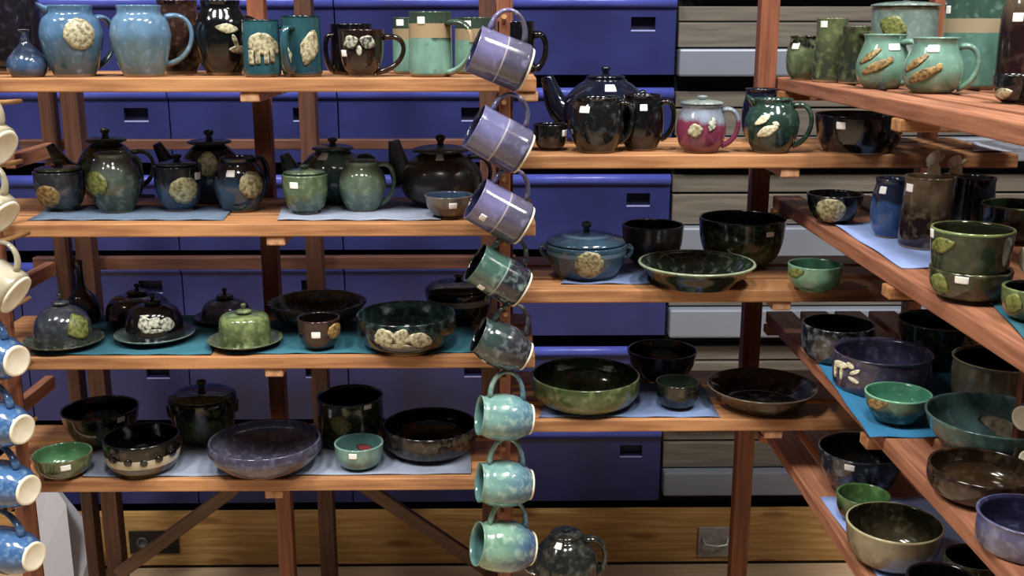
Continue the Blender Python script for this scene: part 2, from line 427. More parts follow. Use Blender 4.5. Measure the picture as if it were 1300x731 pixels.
# ---------------------------------------------------------------- woods
WX = wood('redwood_along_x','#be8a5c','#845636',0); WY = wood('redwood_along_y','#b0785a','#784a36',1); WZ = wood('redwood_upright','#94583c','#5e3624',2)
WZd = wood('shaded_upright','#5e3a2a','#3a2218',2)  # rear posts: upright wood darkened to carry the shade behind the shelves
WXd = wood('shaded_rail_wood','#6a4234','#40261c',0)  # back rails: shade from the shelves put into a darker wood tone
WBR = wood('brown_brace','#6d5038','#4a3424',2)
PINE = wood('varnished_pine','#cfa766','#a57a44',0,.4,knots=True); WEND = wood('pale_bearer_wood','#c79c78','#9c6f4c',1)
PEG = wood('dowel_wood','#b98d5c','#8a6238',1)

def shelf(label, z, x0, x1, ys, wd=.026, group='wooden display shelves', bearers=(), tips=()):
    s = thing('wooden_shelf', label, 'shelf', ((x0+x1)/2, ys[0][0], z), 0, group)
    ox,oy = (x0+x1)/2, ys[0][0]
    for a,b in ys: board('slat', (x0-ox,a-oy,-wd), (x1-ox,b-oy,0), WX, s)
    for bx in bearers: board('bearer', (bx-ox-.018, ys[0][0]-oy+.004, -wd-.018), (bx-ox+.018, 2.334-oy, -wd-.0005), WEND, s)
    return s
# left rack: slats run left to right
YS = [(2.0,2.088),(2.112,2.2),(2.224,2.312)]
FY0, FY1 = 2.335, 2.373          # front posts stand just behind the slats
RY0, RY1 = 2.60, 2.645
BXS={'L1':atY(316,120,2.0).x,'L2':atY(349,300,2.0).x,'L3':atY(347,470,2.0).x,'L4':atY(347,630,2.0).x}
for nm,key,wide in (('top shelf of the left rack, holding blue jugs and teal mugs','L1',.095),
               ('second shelf of the left rack, with lidded jars and teapots on grey cloths','L2',.095),
               ('third shelf of left rack, with butter dishes and a large dark bowl on teal cloth','L3',.095),
               ('lowest shelf of the left rack, with a purple bowl and a cream-banded bowl','L4',.095)):
    z = SH[key]; x0 = -1.06; x1 = atZ(679,0,z).x if False else atY(680 if key!='L4' else 660, 300, 2.0).x
    shelf(nm, z, x0, x1, YS, bearers=(BXS[key],)+((atY(671,115,2.0).x,) if key=='L1' else ()), group='shelves of the left rack')
# middle rack
for nm,key in (('upper shelf of the middle rack, with the navy teapot and maroon jug','M1'),
               ('second shelf of the middle rack, with the blue casserole and green pie dish','M2'),
               ('third shelf of the middle rack, with the wide green bowl and brown dish','M3')):
    z = SH[key]; x0 = atY(652,300,2.0).x; x1 = .99
    shelf(nm, z, x0, x1, YS, bearers=(atY(994,380,2.0).x,), group='shelves of the middle rack')
s = thing('wooden_shelf','short bottom shelf in the middle rack, under the squat dark teapot','shelf',(0.0,2.03,SH['M4']),0)
board('slat',(0.0,0,-.026),(.52,.06,0),WX,s); board('slat',(0.0,.075,-.026),(.52,.13,0),WX,s)

# right rack: slats run away from the camera
XS = [(.612,.672),(.69,.75),(.768,.828),(.846,.906),(.924,.984),(1.002,1.062)]
for nm,key,y1,b in (('upper shelf of the right rack, with pale green jugs','R1',2.36,(1.62,)),
               ('second shelf of the right rack, with the stacked green pots','R2',2.325,(1.6,)),
               ('third shelf of the right rack, with teal and lavender bowls','R3',2.325,(1.64,)),
               ('lowest shelf of the right rack, with tan and speckled bowls','R4',2.325,(1.45,))):
    z = SH[key]; s = thing('wooden_shelf', nm, 'shelf', (XS[0][0],y1,z), 0, 'shelves of the right rack')
    for a,c in XS: board('slat', (a-XS[0][0], .55-y1, -.026), (c-XS[0][0], 0, 0), WY, s)
    for yb in b+(.95,2.3):
        board('bearer', (-.006,yb-y1-.018,-.046), (XS[-1][1]-XS[0][0],yb-y1+.018,-.0265), WX, s)

# frames
def post(parent, name, x, y0, y1, z0, z1, w, mat=WZ, top_dx=0):
    return beam(name, (x,(y0+y1)/2,z0), (x+top_dx,(y0+y1)/2,z1), w, (y1-y0), mat, parent)
fr = thing('rack_frame','upright posts, back rails and diagonal braces carrying the left rack','rack frame')
xm = atY(325,0,2.35).x; xr = atY(392,0,RY0).x
xm2 = atY(334,400,2.11).x
post(fr,'post', xm, FY0, FY1, 0, 2.1, .036)
post(fr,'post', atY(397,300,RY0).x, RY0, RY1, 0, 2.1, .04, WZd)
post(fr,'post', atY(104,300,RY0).x, RY0, RY1, 0, 1.55, .042, WZd)
post(fr,'post', atY(74,300,RY0).x, RY0, RY1, 0, 1.56, .03, WZd)
post(fr,'post', atY(620,300,RY0).x, RY0, RY1, 0, 2.1, .04, WZd)
post(fr,'post', atY(641,300,FY0).x, FY0, FY1, 0, 2.1, .036)
xl = atY(-14,300,FY0).x
post(fr,'post', xl, FY0, FY1, 0, 2.1, .036)
for y0,y1 in ((177,190),(326,342)):
    za = atY(400,y0,RY1+.003).z; zb = atY(400,y1,RY1+.003).z
    board('back_rail',(xl-.05,RY1+.003,zb),(atY(655,200,RY1).x,RY1+.028,za),WXd,fr)
for py in (183,334,478):
    q = atY(64,py,RY0)
    board('side_rail',(q.x-.012,FY1+.002,q.z-.03),(q.x+.012,RY0-.001,q.z+.004),WY,fr)
def P2(px,py,Y): return atY(px,py,Y)
beam('brace', P2(150,729,2.585), P2(300,618,2.585), .034, .018, WBR, fr)
beam('brace', P2(618,722,2.585), P2(455,612,2.585), .034, .018, WBR, fr)
fr2 = thing('rack_frame','reddish upright posts at the corner between the middle and right racks','rack frame')
post(fr2,'post', atY(968,200,FY0).x, FY0, FY1, 0, 2.1, .04)
post(fr2,'post', atY(1190,20,2.40).x, 2.375, 2.413, 0, 2.1, .034)
post(fr2,'post', 1.085, 1.58,1.62, 0, 2.1, .04)
board('back_rail',(atY(668,300,RY1).x,RY1+.003,SH['M3']+.02),(1.05,RY1+.028,SH['M3']+.05),WX,fr2) if False else None

# peg rails where mugs hang
def pegrail(label, x, Y, z0, z1, pegs, lean=0, w=.02):
    s = thing('mug_hanging_rail', label, 'mug rail', (x,Y,z0))
    beam('stick',(0,0,0),(lean,0,z1-z0),w,.016,WZ,s)
    for (px,pz,d) in pegs:
        q = Vector((px-x,0,pz-z0)); b = bmesh.new()
        sweep(b,[q+Vector((0,.004,0)),q+Vector((0,-d*.5,.003)),q+Vector((0,-d,.008))],.0045,10,1,Vector((1,0,0)))
        obj('peg',b,PEG,s)
    return s
# ---------------------------------------------------------------- background: folded bleachers, pine kickboard, floor
def blue():
    m,nt,b = newmat('blue_moulded_plastic'); t = N(nt,'ShaderNodeTexCoord'); n = noise(nt,t.outputs['Object'],9,4)
    nt.links.new(ramp(nt,n,[(.3,lin('#232858')),(.7,lin('#2a3068'))]), b.inputs['Base Color']); b.inputs['Roughness'].default_value=.35
    n2 = noise(nt,t.outputs['Object'],400,2); bump(nt,b,n2,.15,.0005); return m
BLUE = blue(); DARK = plain('dark_gap','#0b0b10',.8); POCK = plain('dark_blue_pocket','#15173f',.6); NOSE = plain('lit_nosing_blue','#4a54ac',.3,var=.03); LIPM = plain('lit_pocket_lip_blue','#8a90c8',.4,var=.03)
STEEL = plain('grey_painted_steel','#838a99',.45,.3,var=.04,scale=4); ALU = wood('weathered_riser','#6d665c','#544e47',0,.6)
BY = 2.95
def zat(py, Y=BY): return atY(650,py,Y).z
rows = [(-100,-4),(-4,112),(112,222),(222,332),(332,441),(441,545),(545,650)]
gapz = .036
xend = atY(852,200,BY).x
joints = [190,405,620]
mw = (atY(405,130,BY).x-atY(190,130,BY).x)
xj = xend
names = ['topmost row of blue moulded bleacher seats, cut off by the top of the picture','second row of blue bleacher seats, behind the top shelf','third row of blue bleacher seats, behind the necks of the teapots','fourth row of blue bleacher seats, its light edge just under the teapots',
         'fifth row of blue bleacher seats, behind the butter dishes','sixth row of blue bleacher seats, behind the lowest shelf','lowest row of blue bleacher seats, above the pine board']
for ri,((a,b),nm) in enumerate(zip(rows,names)):
    zt = zat(a); zb = zat(b)+gapz
    th = thing('bleacher_seat_row', nm, 'bleacher seats', (0,BY,zb), 0, 'rows of blue bleacher seats')
    H = zt-zb
    for i in range(7):
        x1 = xend - i*mw - .0; x0 = x1-mw+.004
        bm = bmesh.new()
        # pocket near the right-hand end of each module
        hx1 = x1-mw*.12; hx0 = hx1-.066; hz1 = H-.052; hz0 = hz1-.034
        yb = 0
        # face with a recessed hand pocket
        xs=[x0,hx0,hx1,x1]; zs=[0,hz0,hz1,H-.012]
        gv=[[bm.verts.new((x,0+.0,z)) for z in zs] for x in xs]
        for p in range(3):
            for q in range(3):
                if p==1 and q==1: continue
                bm.faces.new((gv[p][q],gv[p+1][q],gv[p+1][q+1],gv[p][q+1]))
        # bottom turn-back and sides and back
        bk=[bm.verts.new((x,.06,z)) for x,z in ((x0,0),(x1,0),(x1,H-.012),(x0,H-.012))]
        fr_=[gv[0][0],gv[3][0],gv[3][3],gv[0][3]]
        bm.faces.new((gv[0][0],gv[1][0],gv[2][0],gv[3][0],bk[1],bk[0])); bm.faces.new((gv[0][3],gv[1][3],gv[2][3],gv[3][3],bk[2],bk[3]))
        bm.faces.new([gv[0][q] for q in range(4)]+[bk[3],bk[0]]); bm.faces.new([gv[3][q] for q in range(4)]+[bk[2],bk[1]]); bm.faces.new(bk)
        # pocket
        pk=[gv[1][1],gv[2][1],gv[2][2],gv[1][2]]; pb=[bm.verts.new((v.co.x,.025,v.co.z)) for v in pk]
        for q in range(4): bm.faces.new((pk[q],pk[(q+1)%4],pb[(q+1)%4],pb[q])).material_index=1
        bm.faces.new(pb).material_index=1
        mo = obj('seat_module', bm, [BLUE,POCK], th)
        bm = bmesh.new()
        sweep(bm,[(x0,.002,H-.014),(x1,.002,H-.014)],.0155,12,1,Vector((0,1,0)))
        obj('nosing', bm, NOSE, mo, smooth=False)  # same plastic as the seat, lightened to show its lit top edge
        board('pocket_edge',(hx0,-.002,hz0-.005),(hx1,.004,hz0),LIPM,mo,bevel=.001)  # lower pocket lip, paler blue stands for the light it catches
# grey stepped section at the end of the seats
sx0 = xend+.01; sx1 = 2.3
for i,(l0,l1,l2,nm) in enumerate([(-50,-20,0,'cut off at the top of the picture'),(62,97,112,'behind the bare part of the corner post'),(175,205,222,'behind the maroon jug'),(288,330,342,'behind the dark green bowl'),(392,428,441,'below the second middle shelf'),(494,530,545,'behind the brown dish'),(598,628,650,'just above the pine board')]):
    th = thing('aisle_step','grey steel aisle step of the folded bleachers, '+nm,'bleacher step',(0,BY,zat(l1)),0,'grey aisle steps of the bleachers')
    z0 = zat(l1); z1 = zat(l0)
    board('tread_edge',(sx0,-.02,0),(sx1,.05,z1-z0),STEEL,th,bevel=.006)
    board('gap_shade_support',(sx0,.0505,-.066),(sx1,.07,.01),DARK,th,bevel=0)  # added panel, near-black to paint the shade in the gap below the tread
    up = zat([(-50),(8),(112+5),(222+2),(342),(443),(545)][i]) - z0
    nxt = up
    if up > z1-z0+.02:
        board('riser',(sx0,.012,z1-z0+.004),(sx1,.05,z1-z0+(up-(z1-z0))*.62),ALU,th,bevel=.002)
        board('riser',(sx0,.022,z1-z0+(up-(z1-z0))*.66),(sx1,.05,up),ALU,th,bevel=.002)
w = board('wall_back',(-3.5,3.15,0),(3.5,3.25,3.4),DARK,bevel=0); struct(w)
# pine kickboard
kb = thing('kickboard','long varnished pine board along the foot of the folded bleachers','board',(0,BY-.02,.012))
z1 = zat(651,BY-.02)-.012; zs_ = z1*.5
board('board',(-2.6,0,0),(2.6,.035,z1),PINE,kb,bevel=.003)
def onkb(px,py): p = atY(px,py,BY-.02); return p-Vector((0,BY-.02,.012))
p=onkb(885,706); q=onkb(930,668)
plt = board('latch_plate',(p.x,-.006,p.z),(q.x,0,q.z),plain('galvanised_metal','#a8a8a4',.4,.35,var=.1,scale=60),kb)
bm=bmesh.new(); c=(p+q)/2
sweep(bm,[(p.x+.012,-.004,c.z+.012),(p.x+.02,-.02,c.z-.002),(c.x,-.026,c.z-.004),(q.x-.02,-.02,c.z-.002),(q.x-.012,-.004,c.z+.012)],.004,8)
obj('handle',bm,plain('galvanised_wire','#c5c5c0',.3,.4),plt)
p=onkb(166,702); q=onkb(226,673); pl=board('socket_plate',(p.x,-.006,p.z),(q.x,0,q.z),plain('black_plastic','#0c0c0e',.4),kb)
for t_ in (.28,.72):
    bm=bmesh.new(); lathe(bm,[(.018,0),(.018,.004),(.012,.004),(.011,.001),(0,.001)],24)
    o=obj('socket',bm,plain('grey_socket','#4a4a4c',.5),pl); o.rotation_euler=(PI/2,0,0); o.location=(p.x+(q.x-p.x)*t_,-.006,(p.z+q.z)/2)
# a low dark strip under the kickboard
lg = board('floor_skirting',(-2.6,BY-.012,0),(2.6,BY+.03,.0118),plain('dark_strip','#1c1612',.7),bevel=0); lg.name='baseboard_back'; struct(lg)
FL = wood('maple_floor','#cdb596','#b79b7a',0,.3)
f = board('floor',(-4,-3,-.05),(4,3.25,0),FL,bevel=0); struct(f)

# white sheet standing folded against the rack at lower left
WH = plain('white_sheet','#d4d6e2',.7,var=.02,scale=8)
bm=bmesh.new(); Yd=2.78
base=atY(83,660,Yd)
# folded sheet: two panels meeting at a vertical fold, with thickness
A=atY(20,585,Yd+.05); B=atY(84,640,Yd-.03); D=atY(122,676,Yd+.06); T=atY(62,606,Yd+.03)
vs=[bm.verts.new(Vector(v)) for v in (A,T,B,D,(A.x,A.y,.01),(B.x,B.y,.01),(D.x,D.y,.01))]
bm.faces.new((vs[0],vs[1],vs[2],vs[5],vs[4])); bm.faces.new((vs[2],vs[1],vs[3],vs[6],vs[5]))
bmesh.ops.triangulate(bm,faces=bm.faces)
o=obj('folding_screen',bm,WH); tag(o,'white folded sheet standing on the floor at the lower left behind the rack','sheet'); mo=o.modifiers.new('s','SOLIDIFY'); mo.thickness=.006; mo.offset=1

# ---------------------------------------------------------------- cloths on the shelves
def clothmat(n,c):
    m,nt,b=newmat(n); t=N(nt,'ShaderNodeTexCoord'); n1=noise(nt,t.outputs['Object'],25,4)
    l=lin(c); nt.links.new(ramp(nt,n1,[(.3,tuple(x*.8 for x in l[:3])+(1,)),(.7,l)]),b.inputs['Base Color']); b.inputs['Roughness'].default_value=.85
    n2=noise(nt,t.outputs['Object'],900,2); bump(nt,b,n2,.4,.0008); return m
def cloth(label, shelf, quad, mat, group=None):
    z=SH[shelf]+.0006; P=[atZ(x,y,z) for x,y in quad]; c=sum(P,Vector())/4; n=14
    bm=bmesh.new(); g=[]
    for i in range(n+1):
        row=[]
        for j in range(n+1):
            u,v=i/n,j/n; p=(P[0]*(1-u)+P[1]*u)*(1-v)+(P[3]*(1-u)+P[2]*u)*v
            e=min(u,1-u,v,1-v); w=.0012*(1+math.sin(p.x*70+p.y*30))*(1 if e<.12 else 0)
            row.append(bm.verts.new(p-c+Vector((0,0,w))))
        g.append(row)
    for i in range(n):
        for j in range(n): bm.faces.new((g[i][j],g[i+1][j],g[i+1][j+1],g[i][j+1])).smooth=True
    bmesh.ops.recalc_face_normals(bm,faces=bm.faces)
    if list(bm.faces)[0].normal.z<0: bmesh.ops.reverse_faces(bm,faces=bm.faces)
    me=bpy.data.meshes.new('shelf_cloth'); bm.to_mesh(me); bm.free(); me.materials.append(mat)
    o=bpy.data.objects.new('shelf_cloth',me); C.objects.link(o); o.location=c
    mo=o.modifiers.new('s','SOLIDIFY'); mo.thickness=.0012; mo.offset=1
    return tag(o,label,'cloth',group)
CG=clothmat('grey_blue_cloth','#5d6f86'); CT=clothmat('teal_cloth','#2a6575'); CB=clothmat('bright_blue_cloth','#2f7ba8'); CL=clothmat('pale_blue_cloth','#93a9e0'); CK=clothmat('slate_blue_cloth','#6d80a8'); CW=clothmat('white_cloth','#c9d2e6'); CS=clothmat('grey_cloth','#8a94a8')
cloth('grey-blue cloth under the amber-medallion jar and small navy jar','L2',[(35,280),(283,280),(300,262),(70,262)],CG)
cloth('grey cloth under the two green pots of the second left shelf','L2',[(352,280),(560,280),(548,256),(362,256)],CS)
cloth('dark teal cloth under the butter dishes on the third left shelf','L3',[(40,451),(268,451),(290,402),(100,402)],CT)
cloth('teal cloth under the fluted bowl and the large dark bowl','L3',[(285,450),(606,448),(600,408),(308,408)],CT)
cloth('pale grey-blue cloth spread along the lowest left shelf','L4',[(105,606),(598,602),(598,562),(128,562)],CS)
cloth('grey-blue cloth under the blue lidded casserole','M2',[(712,361),(826,361),(830,335),(735,335)],CK)
cloth('slate-blue cloth under the wide green bowl on the third middle shelf','M3',[(684,530),(914,530),(890,488),(705,488)],CK)
cloth('white cloth on the right end of the upper middle shelf','M1',[(1235,193),(1300,193),(1300,181),(1235,181)],CW)
cloth('pale blue cloth in front of the blue vase on the second right shelf','R2',[(1145,341),(1196,341),(1200,284),(1056,284)],CL)
cloth('teal cloth under the leafy green pot at the right edge of the picture','R2',[(1308,440),(1420,440),(1380,380),(1256,384)],CT)
cloth('bright blue cloth under the purple pot and small jade bowl','R3',[(1104,556),(1290,556),(1250,455),(1036,459)],CB)
cloth('lavender cloth under the tan bowl on the lowest right shelf','R4',[(1135,760),(1300,760),(1230,632),(1041,632)],CL)
# ---------------------------------------------------------------- glazes
G_blue = glaze('#4a82b4','#3f6474',.45,.2,speck='#8fb8e0',sp=.68)
G_blue2= glaze('#5a92bf','#5c8694',.55,.15,speck='#86b4dd',sp=.66)
G_teal = glaze('#156a78','#0f5f6e',.5,rim='#0c2026')
G_tealb= glaze('#17606c','#124f60',.5,rim='#0c2026')
G_blk  = glaze('#0d0d12','#1b1614',.4,.2,speck='#4a4644',sp=.7)
G_blkb = glaze('#15171f','#22262a',.5,.2,speck='#5a6068',sp=.68)
G_drk  = glaze('#241f2c','#1d1718',.5,.2,speck='#4a4458',sp=.66)
G_brn  = glaze('#2a1712','#33201a',.4,.2,speck='#6a4a38',sp=.66)
G_brn2 = glaze('#3a2016','#241410',.4,.2,speck='#7a5034',sp=.62)
G_mint = glaze('#35503f','#76b59c',.6,.03,speck='#2a4438',sp=.72,band=(.60,.80,'#a98f5f'))
G_mint2= glaze('#3c5844','#7ab8a2',.6,.03,speck='#2a4438',sp=.72,band=(.60,.82,'#b89a66'))
G_olv  = glaze('#3a3f22','#2c3a2c',.5,.2,speck='#6d7a3a',sp=.6)
G_olvl = glaze('#5e6d3a','#3e4a30',.5,.25,speck='#8b9a52',sp=.6)
G_grn  = glaze('#5c7d50','#41614e',.45,.25,speck='#93ab78',sp=.6)
G_grnp = glaze('#7f9f78','#5b7c6a',.5,.3,speck='#a5bb90',sp=.6)
G_grt  = glaze('#3f6a5c','#3a6a6c',.5,.3,speck='#6e9a80',sp=.6)
G_sage = glaze('#5f7468','#3f5238',.5,.25,speck='#8fa08c',sp=.6)
G_navy = glaze('#141a26','#3a5c80',.55,.12,speck='#5a7490',sp=.68)
G_navt = glaze('#121930','#0f1526',.5,.2,speck='#3e4c78',sp=.7,foot=None)
G_nvj  = glaze('#1a2430','#2c5273',.55,.12,speck='#4b6a80',sp=.68)
G_grey = glaze('#33302f','#2a2829',.5,.2,speck='#5b5652',sp=.68,rough=.3)
G_cloud= glaze('#39404a','#3d4638',.3,.15,speck='#6a7480',sp=.6)
G_leafg= glaze('#66803a','#4d662c',.5,.3,speck='#9cb058',sp=.55,foot=None)
G_forest=glaze('#14201a','#41582c',.62,.16,speck='#7a8f48',sp=.58)
G_gpie = glaze('#a4b88a','#2a3020',.86,.08,speck='#3c4a2a',sp=.6)
G_gin  = glaze('#1c2a20','#0e1611',.3,.2,speck='#6d8a6a',sp=.64,foot=None)
G_wide = glaze('#4f6428','#6f8440',.5,.2,speck='#8c9f58',sp=.58)
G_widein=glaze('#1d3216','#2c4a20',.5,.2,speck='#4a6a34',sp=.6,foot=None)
G_jade = glaze('#6fae86','#5a9a72',.5,.2,speck='#8fc6a0',sp=.65)
G_jadein=glaze('#2f9a74','#4fe0a8',.35,.15,foot=None,speck='#5ae6b0',sp=.7)
G_jugg = glaze('#6fae98','#6ba383',.5,.3,speck='#93cdb8',sp=.64)
G_plg  = glaze('#7d9c92','#7a9a8e',.5,.3,speck='#a7bfb4',sp=.6,rim='#5b4a30')
G_dgrn = glaze('#21463c','#1d3a2c',.5,.2,speck='#4f7d66',sp=.64)
G_mar  = glaze('#8fa0b8','#8c2350',.68,.05,speck='#b0305e',sp=.66)
G_casb = glaze('#33607e','#2b5672',.5,.2,speck='#52789a',sp=.64,band=(.72,.84,'#5f88a6'))
G_purp = glaze('#4b4560','#4a3e52',.5,.2,speck='#77709a',sp=.6,foot='#6a5648')
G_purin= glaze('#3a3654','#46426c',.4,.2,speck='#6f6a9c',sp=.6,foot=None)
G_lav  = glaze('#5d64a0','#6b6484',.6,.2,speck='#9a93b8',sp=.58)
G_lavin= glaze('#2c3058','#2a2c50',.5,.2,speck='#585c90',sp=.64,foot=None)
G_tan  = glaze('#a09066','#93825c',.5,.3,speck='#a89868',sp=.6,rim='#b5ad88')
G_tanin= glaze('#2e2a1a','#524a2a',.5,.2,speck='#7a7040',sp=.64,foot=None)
G_tanp = glaze('#6e6a48','#6a6238',.5,.2,speck='#8a8258',sp=.62)
G_tealw= glaze('#4f7f74','#54857a',.5,.2,speck='#7fae9c',sp=.62)
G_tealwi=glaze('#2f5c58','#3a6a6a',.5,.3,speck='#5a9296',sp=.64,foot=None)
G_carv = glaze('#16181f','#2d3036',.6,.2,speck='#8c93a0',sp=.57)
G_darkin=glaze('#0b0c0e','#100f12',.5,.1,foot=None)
G_spk  = glaze('#262c3e','#2a2f3c',.5,.2,speck='#7c86a0',sp=.6)
G_band = glaze('#15120f','#4a3a28',.42,.02,speck='#6a5a44',sp=.68)
G_aqua = glaze('#6fa79a','#5d948a',.5,.2,speck='#93c6b6',sp=.62)
G_aquain=glaze('#5a9a96','#4d8a86',.5,.2,foot=None)
G_brnin= glaze('#140f0c','#1a120e',.5,.2,speck='#3a2a1e',sp=.68,foot=None)
G_dish = glaze('#6a5c48','#2a211a',.8,.1,speck='#5c5040',sp=.62)
G_mix  = glaze('#17201f','#1c1712',.5,.2,speck='#3f6f6a',sp=.6)
G_mixin= glaze('#2f5a58','#20403e',.5,.2,speck='#7fa89a',sp=.6,foot=None)
G_fl   = glaze('#6e6a42','#1c1a12',.8,.15,speck='#8c8658',sp=.6)
G_dred = glaze('#3a1f1c','#2c1614',.5,.2,speck='#5a3a30',sp=.66)
G_bvase= glaze('#1f2f4c','#2c5fa0',.62,.03,speck='#4b7cc0',sp=.7)
G_bjar = glaze('#6f5a36','#26140f',.62,.16,speck='#8a744a',sp=.6)
G_ggrn = glaze('#34442c','#2c3c26',.5,.2,speck='#56683c',sp=.6,rim='#7d8f58')
G_can  = glaze('#3d6a58','#579684',.58,.03,speck='#7fb5a2',sp=.66,band=(.52,.65,'#b5a072'))
G_dsp  = glaze('#141718','#1a1d1a',.5,.2,speck='#4e585c',sp=.64)
G_plt  = glaze('#5f7f78','#5f7f78',.5,speck='#8aa8a0',sp=.6,foot=None)
G_pltg = glaze('#5d6e42','#5d6e42',.5,speck='#8a9a66',sp=.6,foot=None)
G_pltd = glaze('#3f4c3a','#4c5a42',.5,speck='#7a8a66',sp=.6,foot=None)
TAG='tag'
S = STICKER
J='jug'
# ------------------------------------------------ left rack, top shelf
pot('storage_jar','large dark purple-grey jar at far left of the top shelf, behind the bottle vase','jar','L1',12,72,-14,Y=2.19,prof='pot',g=G_drk)
pot('bottle_vase','small narrow-necked blue bottle vase at the left end of the top shelf','vase','L1',32,49,38,Y=2.045,prof='bottle',g=glaze('#2c3c58','#3a6496',.4,.1,speck='#7a8aa0',sp=.66))
pot('jug','blue jug with a round cream tree medallion and pulled spout','jug','L1',90,76,8,Y=2.06,prof='bjug',g=G_blue,handle=(143,24,86,.55),spout=(52,3,20,'lip'),dec=[('disc',100,43,37,38,MEDC)])
pot('pitcher','round sky-blue pitcher with a big looped handle on its right','jug','L1',178,74,8,Y=2.058,prof='bjug',g=G_blue2,handle=(243,22,82),inner=G_blkb)
pot('storage_jar','tall black-brown jar with a pale rim, behind the handle of the sky-blue pitcher','jar','L1',226,58,2,Y=2.185,prof='jar',g=G_brn2)
pot('jug','black glossy jug with two cream goose reliefs, left of the bear mug','jug','L1',281,68,2,Y=2.115,prof='jug',g=G_blk,handle=(330,24,80,.9),dec=[('geese',291,50,36,44,MEDC)])
pot('mug','teal mug with a cream bear relief','mug','L1',331,47,26,Y=2.045,prof='mug',g=G_teal,handle=(368,36,84,.8),dec=[('bear',333,60,42,44,MEDC)])
pot('mug','teal mug with cream animal relief and dark handle, right of the bear mug','mug','L1',382,50,21,Y=2.055,prof='mug',g=G_tealb,handle=(359,36,90,1.0),dec=[('leafup',392,60,22,46,MEDC),('leaf',360,72,16,40,MEDC)])
pot('mug','plain black mug partly hidden behind the brown bird mug','mug','L1',446,54,31,Y=2.165,prof='mug',g=G_blk,handle=(411,46,90,.35))
pot('mug','dark brown round mug with pale bird relief and a wide dark handle','mug','L1',459,57,38,Y=2.045,prof='cup',g=G_brn,handle=(515,48,92),dec=[('bird',456,57,42,34,MEDW),(TAG,437,68,6,8,S)])
pot('mug','mint green mug with a sand band, leftmost of the three banded mugs','mug','L1',519,42,23,Y=2.165,prof='mug',g=G_mint,dec=[(TAG,508,29,9,8,S)])
pot('mug','mint green mug with a sand band, in front of the other two banded mugs','mug','L1',546,55,16,Y=2.05,prof='mug',g=G_mint2,handle=(600,30,94,-.6),dec=[(TAG,535,26,9,9,S)])
pot('mug','mint green mug with a sand band and black handle, nearest the hanging mugs','mug','L1',603,52,23,Y=2.17,prof='mug',g=G_mint,dec=[(TAG,594,30,8,7,S)])
pot('mug','dark glazed mug with thick looped handle, behind the topmost hanging lilac mug','mug','L1',655,48,28,Y=2.175,prof='mug',g=G_blk,handle=(697,45,88,0,.0065))
# ------------------------------------------------ left rack, second shelf
pot('sugar_jar','olive-brown lidded jar with an amber medallion, leftmost on the second shelf','jar','L2',77,62,216,yb=270,prof='cup',g=G_cloud,lidg=G_olvl,lid=(56,3,9),lift=.0012,dec=[('disc',61,250,27,28,MEDT)],handle=None)
pot('teapot','olive teapot at the back of the second shelf, behind the two medallion pots','teapot','L2',137,76,180,Y=2.268,prof='tea',g=G_olv,lid=(50,4,12),spout=(72,181,215),handle=(194,195,240))
pot('cream_jug','grey-green jug with a lime leaf medallion on its left side','jug','L2',146,62,192,yb=271,prof='jug',g=G_sage,handle=(181,203,255,.55),lift=.0012,dec=[('disc',121,234,24,32,MEDG)])
pot('sugar_jar','small navy lidded jar with a round cream medallion and white sticker','jar','L2',227,60,209,yb=269,prof='cup',g=G_nvj,lid=(54,3,9),lift=.0012,dec=[('disc',234,243,36,34,MED),(TAG,251,226,7,9,S)])
pot('teapot','navy teapot at the back of the second shelf, between the navy jar and round jug','teapot','L2',268,79,182,Y=2.266,prof='tea',g=G_navy,lid=(54,3,13),spout=(205,180,215),dec=[('disc',264,209,26,30,MED)])
pot('cream_jug','round dark blue jug with cream medallion and dark arched handle','jug','L2',304,64,197,yb=270,prof='jug',g=G_nvj,handle=(342,200,250,.5,.0055),dec=[('disc',320,236,30,34,MED),(TAG,294,221,10,8,S)])
pot('sugar_jar','small moss-green lidded jar with a white sticker','jar','L2',388,58,220,yb=273,prof='cup',g=G_grn,lid=(52,3,7),lift=.0012,dec=[(TAG,374,236,10,8,S)])
pot('teapot','green teapot with brown knob, behind the two green pots','teapot','L2',424,90,190,Y=2.25,prof='tea',g=G_grt,lid=(52,4,10),spout=(364,194,225),handle=(482,200,245),dec=[(TAG,412,199,10,8,S)])
pot('cream_jug','pale green jug with a large pale looped handle','jug','L2',460,60,202,yb=269,prof='jug',g=G_grnp,handle=(503,210,258),lift=.0012)
pot('teapot','wide charcoal teapot beside the column of hanging mugs','teapot','L2',560,104,192,Y=2.2,prof='tea',g=G_grey,lid=(72,5,15),spout=(502,178,220),handle=(625,200,240),dec=[(TAG,559,199,9,6,S)])
pot('small_bowl','small brown bowl with blue inside at the right end of the second shelf','bowl','L2',570,62,243,yb=278,prof='bowl',g=glaze('#6a6660','#5a4636',.6,.2,speck='#8a7a66',sp=.6),inner=glaze('#2f4c70','#28405c',.5,.2,foot=None),dec=[(TAG,575,262,10,7,S)],lift=.0012)
